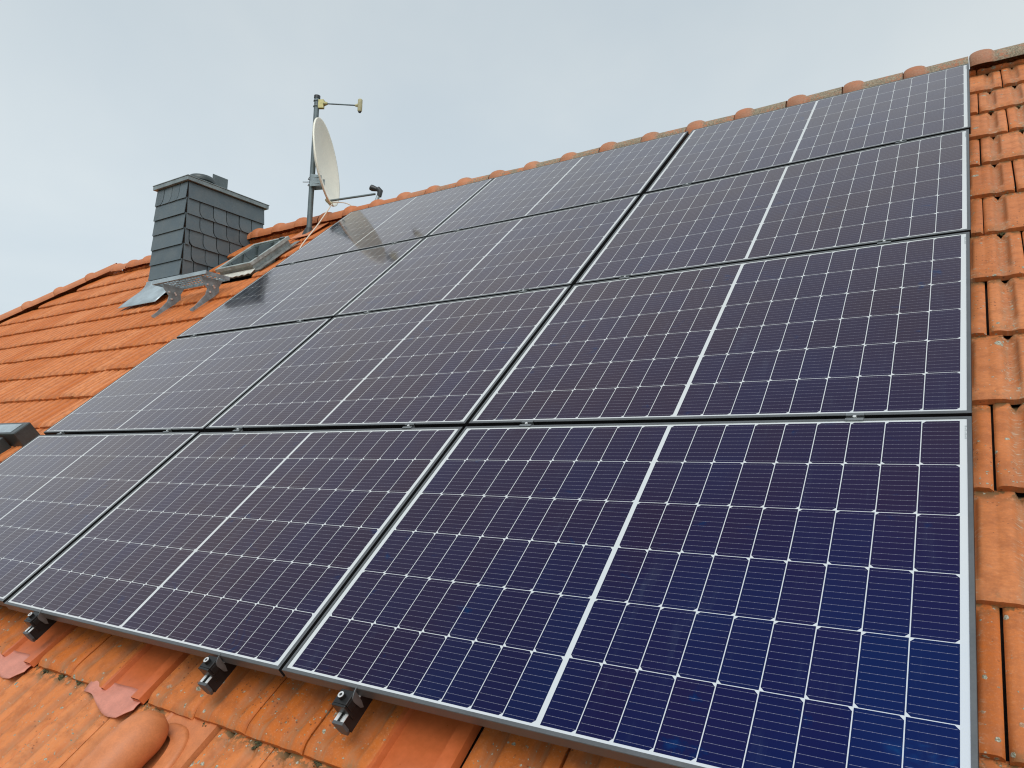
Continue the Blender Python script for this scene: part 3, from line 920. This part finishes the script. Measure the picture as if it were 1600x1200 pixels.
# ------------------------------------------------------------------ roof hatch beside the chimney
hu0, hu1, hv0, hv1 = -1.31, -0.79, 3.885, 4.44
hat = empty('roof_hatch', W((hu0 + hu1) / 2, (hv0 + hv1) / 2, TILE_N), roof=True)
tag(hat, 'small grey framed roof hatch whose pane mirrors the chimney slates', 'skylight')
a, bb, hz = (hu1 - hu0) / 2, (hv1 - hv0) / 2, .095
def ring_frame(a, b_, z0, z1, wdt):
    rows = [[(x * sx, y * sy, z) for sx, sy in ((1, 1), (-1, 1), (-1, -1), (1, -1))] for x, y, z in
            ((a, b_, z0), (a, b_, z1), (a - wdt, b_ - wdt, z1), (a - wdt, b_ - wdt, z0), (a, b_, z0))]
    m = MB(); m.grid(rows, close=True); return m
ring_frame(a, bb, -.04, hz - .03, .04).build('curb', MT['hatch'], hat)
ring_frame(a + .018, bb + .018, hz - .034, hz, .032).build('sash', MT['hatch'], hat, bevel=.003)
s = MB(); s.box(-a + .016, a - .016, -bb + .016, bb - .016, hz - .016, hz - .010); s.build('glass', MT['pane'], hat)
h = MB(); h.box(-.02, .02, .0, .02, hz, hz + .012, Matrix.Translation((a - .01, -bb + .10, 0))); h.box(-.03, .03, -.02, .01, hz, hz + .016, Matrix.Translation((a - .03, bb - .03, 0)))
h.build('hinge', MT['darkzinc'], hat)
fl_ = MB(); rows = []
for i in range(5):
    t = i / 4
    rows.append([(-a - .03 + (2 * a + .07) * s / 20, -bb - .015 - .085 * t + .010 * math.sin(s * 1.7) * t * (1 if s % 2 else .4), .022 - .012 * t + .005 * math.sin(s * 2.1) * t) for s in range(21)])
fl_.grid(rows); o = fl_.build('flashing', MT['moss'], hat, smooth=True, recalc=False)
sd = o.modifiers.new('thickness', 'SOLIDIFY'); sd.thickness = .004
g2 = MB(); g2.box(a + .019, a + .10, -bb - .02, bb + .05, .004, .010); g2.build('side_gutter', MT['lead'], hat)

# ------------------------------------------------------------------ roof window at the left edge
rw = empty('roof_window', W(-1.10, 0.85, TILE_N), roof=True)
tag(rw, 'dark grey roof window at the left edge beside the second panel row', 'skylight')
org = Vector((-1.10, 0.85, TILE_N))
bx = lambda m, u0_, u1_, v0_, v1_, n0, n1: m.box(u0_ - org.x, u1_ - org.x, v0_ - org.y, v1_ - org.y, n0 - org.z, n1 - org.z)
m_ = MB(); bx(m_, -1.62, -1.545, .38, 1.19, -.22, -.055); bx(m_, -.785, -.71, .38, 1.19, -.22, -.055); bx(m_, -1.5445, -.7855, .38, .46, -.22, -.055)
m_.build('frame', MT['hoodmetal'], rw, bevel=.006)
m_ = MB(); bx(m_, -1.5445, -.7855, .4605, 1.12, -.105, -.085); m_.build('glass', MT['pane'], rw)
m_ = MB(); bx(m_, -1.68, -.545, 1.2, 1.335, -.22, -.034); m_.build('hood', MT['hoodmetal'], rw, bevel=.008)
m_ = MB(); bx(m_, -1.62, -.61, 1.212, 1.308, -.0335, -.031); m_.build('hood_pane', MT['zinc'], rw)  # sky reflection in this pane is put into its pale colour

# ------------------------------------------------------------------ chimney sweep's step
stp = empty('chimney_step', (-1.2, 2.58, 2.05))
tag(stp, 'galvanised grating step on two brackets in front of the hatch', 'step')
SLc = stp.location.copy(); TM_ = Matrix.Translation(-SLc)
gx0, gx1, gy0, gy1, gz = -1.64, -.79, 2.46, 2.705, 2.365
gr = MB()
gr.box(gx0, gx1, gy0 - .004, gy0, gz - .03, gz + .004, TM_); gr.box(gx0, gx1, gy1, gy1 + .004, gz - .03, gz + .004, TM_)
gr.box(gx0, gx0 + .004, gy0 + .0005, gy1 - .0005, gz - .03, gz + .004, TM_); gr.box(gx1 - .004, gx1, gy0 + .0005, gy1 - .0005, gz - .03, gz + .004, TM_)
for i in range(1, 18):
    x = gx0 + (gx1 - gx0) * i / 18
    gr.box(x - .0022, x + .0022, gy0 + .0005, gy1 - .0005, gz - .007, gz, TM_)
for i in range(1, 5):
    y = gy0 + (gy1 - gy0) * i / 5
    gr.box(gx0 + .0045, gx1 - .0045, y - .0028, y + .0028, gz - .0095, gz + .0015, TM_)
gr.build('grating', MT['galv'], stp)
eb = MB(); eb.box(gx0 - .01, gx1 + .01, gy0 - .012, gy0 - .0045, gz - .026, gz + .008, TM_); eb.build('edge_bar', MT['zinc'], stp)
toe = W(0, 3.10, TILE_N + .012); heel = W(0, 3.47, TILE_N + .012)
mtx = Matrix(((0, 0, 1, 0), (1, 0, 0, 0), (0, 1, 0, 0), (0, 0, 0, 1)))       # poly (Y, Z) pushed along X
for bxp in (-1.49, -.875):
    poly = [(toe.y, toe.z), (toe.y + .02, toe.z + .0), (heel.y - .06, heel.z - .075), (heel.y - .0, heel.z - .01), (heel.y - .005, heel.z + .03), (heel.y - .035, heel.z + .05), (gy1 - .05, gz - .10), (gy1 - .015, gz - .031), (gy0 + .0, gz - .031), (gy0 + .015, gz - .075), (gy0 + .075, gz - .14), (gy0 + .060, gz - .20), (toe.y + .035, toe.z + .055), (toe.y - .01, toe.z + .015)]
    pl = MB(); pl.prism(poly, bxp, bxp + .006, TM_ @ mtx)
    br = pl.build('bracket', MT['galv'], stp)
    bt = MB()
    for (yy, zz) in ((gy0 + .07, gz - .10), (gy0 + .13, gz - .10), (heel.y - .06, heel.z + .02), (heel.y - .10, heel.z - .03)):
        bt.tube([Vector((bxp + .0062, yy, zz)) - SLc, Vector((bxp + .016, yy, zz)) - SLc], .010, 8)
    bt.build('bolt', MT['silver'], br)

# ------------------------------------------------------------------ mast, dish and small aerial
MB0 = Vector((-.802, 3.623, 3.087))
MTOP = MB0.z + 1.53
mast = empty('antenna_mast', MB0)
tag(mast, 'grey steel pole standing on the tiles carrying the satellite dish', 'mast')
t = MB(); t.tube([(0, 0, -.25), (0, 0, 1.50)], .0285, 20); t.build('pole', MT['pole'], mast, smooth=True, angle=40)
t = MB(); t.tube([(0, 0, 1.5002), (0, 0, 1.53)], .034, 20); t.build('top_cap', MT['plasticblack'], mast, smooth=True, angle=40)
t = MB(); t.tube([(0, 0, -.08), (0, 0, .0), (0, 0, .035)], [.085, .055, .036], 20); t.build('base_collar', MT['plasticblack'], mast, smooth=True, angle=40)
t = MB(); rows = [[W(x, y, z) - W(0, 0, 0) for x in (-.15, .15)] for y, z in ((-.16, .012), (.18, .0))]
t.grid(rows); o = t.build('base_plate', MT['vent'], mast, recalc=False)
o.modifiers.new('thickness', 'SOLIDIFY').thickness = .006

AZ = R(30)
dd = Vector((math.cos(AZ), math.sin(AZ), 0)); ss_ = Vector((-dd.y, dd.x, 0))
dish = empty('satellite_dish', MB0 + Vector((0, 0, .62)))
tag(dish, 'ivory oval satellite dish bolted to the grey mast', 'satellite dish')
top, bot = dd * .085 + Vector((0, 0, 1.225)), dd * .224 + Vector((0, 0, .316))
DO = Vector((0, 0, .62))
cen = (top + bot) / 2 - DO; ax = (top - bot).normalized(); half = (top - bot).length / 2; hw = half * .88
nrm = ss_.cross(ax).normalized()
if nrm.dot(dd) < 0: nrm = -nrm
b = MB(); rows = []
for zoff, flip in ((0, 0),):
    for i in range(13):
        f = i / 12
        rows.append([cen + ax * (half * f * math.sin(a)) + ss_ * (hw * f * math.cos(a)) + nrm * (-.095 * (1 - f * f)) for a in [2 * math.pi * k_ / 48 for k_ in range(48)]])
f = 1.0
rows.append([cen + ax * ((half + .012) * math.sin(a)) + ss_ * ((hw + .012) * math.cos(a)) + nrm * .004 for a in [2 * math.pi * k_ / 48 for k_ in range(48)]])
rows.append([cen + ax * ((half + .014) * math.sin(a)) + ss_ * ((hw + .014) * math.cos(a)) - nrm * .016 for a in [2 * math.pi * k_ / 48 for k_ in range(48)]])
for i in range(12, -1, -1):
    f = i / 12
    rows.append([cen + ax * (half * f * math.sin(a)) + ss_ * (hw * f * math.cos(a)) + nrm * (-.103 + .095 * f * f) for a in [2 * math.pi * k_ / 48 for k_ in range(48)]])
b.grid(rows, close=True)
b.build('reflector', MT['dish'], dish, smooth=True)
bz = -.07
b = MB()
for s in (-.055, .055):
    b.prism([(.0, -.07), (.12, -.06), (.12, .05), (.0, .07)], s - .003, s + .003, Matrix((tuple(dd) + (0,), (0, 0, 0, 0), (0, 0, 0, 0), (0, 0, 0, 1))).transposed() if False else
            Matrix(((dd.x, 0, ss_.x, 0), (dd.y, 0, ss_.y, 0), (0, 1, 0, bz), (0, 0, 0, 1))))
b.build('bracket', MT['galv'], dish)
b = MB()
for z_ in (-.04, .03):
    b.tube([dd * .10 + ss_ * .06 + Vector((0, 0, bz + z_)), dd * -.015 + ss_ * .048 + Vector((0, 0, bz + z_)), dd * -.042 + Vector((0, 0, bz + z_)), dd * -.015 - ss_ * .048 + Vector((0, 0, bz + z_)), dd * .10 - ss_ * .06 + Vector((0, 0, bz + z_))], .005, 8)
b.tube([dd * -.10 + Vector((0, 0, bz)), dd * -.03 + Vector((0, 0, bz))], .005, 8)
b.build('u_bolt', MT['galv'], dish, smooth=True)
lnb = dd * .716 + Vector((0, 0, .449)) - DO
st = dd * .165 + Vector((0, 0, .335)) - DO
b = MB(); b.tube([st, lnb - dd * .02 + Vector((0, 0, -.03))], .0115, 12); b.build('feed_arm', MT['pole'], dish, smooth=True, angle=40)
b = MB(); b.tube([dd * .225 + Vector((0, 0, .30)) - DO, dd * .17 + Vector((0, 0, .36)) - DO], .022, 12); b.build('arm_foot', MT['ivory'], dish, smooth=True, angle=40)
b = MB()
b.tube([lnb + dd * (-.075) + Vector((0, 0, .045)), lnb + dd * (-.055) + Vector((0, 0, .035)), lnb + Vector((0, 0, .02))], [.030, .034, .022], 16)
b.tube([lnb + Vector((0, 0, .03)), lnb + dd * .03 + Vector((0, 0, .0)), lnb + dd * .022 + Vector((0, 0, -.06))], [.028, .031, .024], 14)
b.build('feed_horn', MT['plasticblack'], dish, smooth=True, angle=50)
b = MB(); b.tube([lnb + dd * .012 + Vector((0, 0, -.055)), lnb + dd * -.012 + Vector((0, 0, -.125))], [.021, .019], 12)
b.build('converter_body', MT['zinc'], dish, smooth=True, angle=40)

aer = empty('mast_sensor', MB0 + Vector((0, 0, 1.44)))
tag(aer, 'small yellowed box on a thin horizontal arm at the mast top', 'sensor')
b = MB()
b.box(-.02, .05, -.02, .02, -.055, .04, Matrix.Rotation(AZ, 4, 'Z') @ Matrix.Translation((.030, 0, 0)))
b.tube([dd * .075, dd * .12], [.030, .012], 12)
b.build('mast_clamp', MT['brass'], aer, smooth=True, angle=40)
b = MB()
for z_ in (-.035, .03): b.tube([dd * .02 + ss_ * .036 + Vector((0, 0, z_)), dd * -.02 + ss_ * .030 + Vector((0, 0, z_)), dd * -.036 + Vector((0, 0, z_)), dd * -.02 - ss_ * .030 + Vector((0, 0, z_)), dd * .02 - ss_ * .036 + Vector((0, 0, z_))], .005, 8)
b.build('u_bolt', MT['galv'], aer, smooth=True)
b = MB(); b.tube([dd * .10, dd * .455 + Vector((0, 0, -.022))], .0075, 10); b.build('arm', MT['pole'], aer, smooth=True, angle=40)
b = MB()
hc = dd * .478 + Vector((0, 0, -.022))
b.tube([hc + Vector((0, 0, -.070)), hc + Vector((0, 0, -.06)), hc + Vector((0, 0, .062)), hc + Vector((0, 0, .072))], [.020, .025, .025, .016], 14)
b.tube([hc - dd * .055, hc - dd * .02], [.010, .022], 12)
b.build('sensor_box', MT['ivory'], aer, smooth=True, angle=40)
b = MB(); b.tube([hc + Vector((0, 0, -.082)), hc + Vector((0, 0, -.0702))], .014, 12); b.build('lower_plug', MT['plasticblack'], aer, smooth=True, angle=40)

def curve_cable(name, pts, r, label):
    pts = [Vector(p) for p in pts]
    out = []
    for i in range(len(pts) - 1):
        p0, p1, p2, p3 = pts[max(i - 1, 0)], pts[i], pts[i + 1], pts[min(i + 2, len(pts) - 1)]
        for k_ in range(8):
            t = k_ / 8
            out.append(0.5 * ((2 * p1) + (p2 - p0) * t + (2 * p0 - 5 * p1 + 4 * p2 - p3) * t * t + (3 * p1 - p0 - 3 * p2 + p3) * t ** 3))
    out.append(pts[-1])
    b = MB(); b.tube(out, r, 8)
    o = b.build(name, MT['cable'], None, smooth=True)
    tag(o, label, 'cable')
foot = MB0 + dd * .235 + Vector((0, 0, .31))
curve_cable('aerial_cable', [foot, foot.lerp(W(-.25, 4.08, -.06), .5) + Vector((0, 0, -.015)), W(-.25, 4.08, -.06), W(-.08, 3.90, -.075), W(.05, 3.80, -.07)], .0065,
            'pale cable slanting from the dish foot down to the panel edge')
lw = MB0 + DO + lnb
curve_cable('feed_cable', [foot + Vector((0, 0, .015)), foot + dd * .15 + Vector((0, 0, .005)), foot + dd * .30 + Vector((0, 0, -.07)), lw - dd * .10 + Vector((0, 0, -.165)), lw - dd * .01 + Vector((0, 0, -.135))], .0055,
            'thin pale cable sagging from the dish foot to the feed head')

# ------------------------------------------------------------------ moss tufts lodged under the tile noses
import bmesh
mm = simple('moss', (0.075, 0.068, 0.030), 0.95, 0.0, 0.55, 60, 0.5)
bm = bmesh.new()
spots = []
for k_ in (-1, 0):
    for c_ in range(-16, 4):
        for f_ in (.24, .74):
            uu = cell_u(k_ - 1, c_) + f_ * TW
            if k_ == -1 and 1.6 < uu < 4.3 and rng.random() < .55: spots.append((uu, V0 + EXPO * k_ - .004, rng.uniform(.5, 1.0)))
for k_ in range(0, 11):
    for c_ in range(-2, 3):
        for f_ in (.24, .74):
            uu = cell_u(k_ - 1, c_) + f_ * TW
            if 5.26 < uu < 5.8 and rng.random() < .4: spots.append((uu, V0 + EXPO * k_ - .004, rng.uniform(.35, .7)))
spots.append((5.47, .640, 1.5)); spots.append((5.45, .61, 1.3))
for uu, vv, sz in spots:
    for i in range(int(16 * sz) + 6):
        du_, dv_ = rng.gauss(0, .014 * sz), -abs(rng.gauss(0, .008 * sz)) + .004
        r_ = rng.uniform(.0022, .0055)
        p = W(uu + du_, vv + dv_, TILE_N - .034 + rng.uniform(-.004, .004))
        res = bmesh.ops.create_icosphere(bm, subdivisions=1, radius=r_, matrix=Matrix.Translation(p))
        for v_ in res['verts']: v_.co += Vector((rng.gauss(0, r_ * .25), rng.gauss(0, r_ * .25), rng.gauss(0, r_ * .25)))
me = bpy.data.meshes.new('moss'); bm.to_mesh(me); bm.free(); me.materials.append(mm)
mo = bpy.data.objects.new('moss', me); COL.objects.link(mo)
tag(mo, 'dark moss tufts lodged along the lower edges of the tile courses', 'moss', kind='stuff')
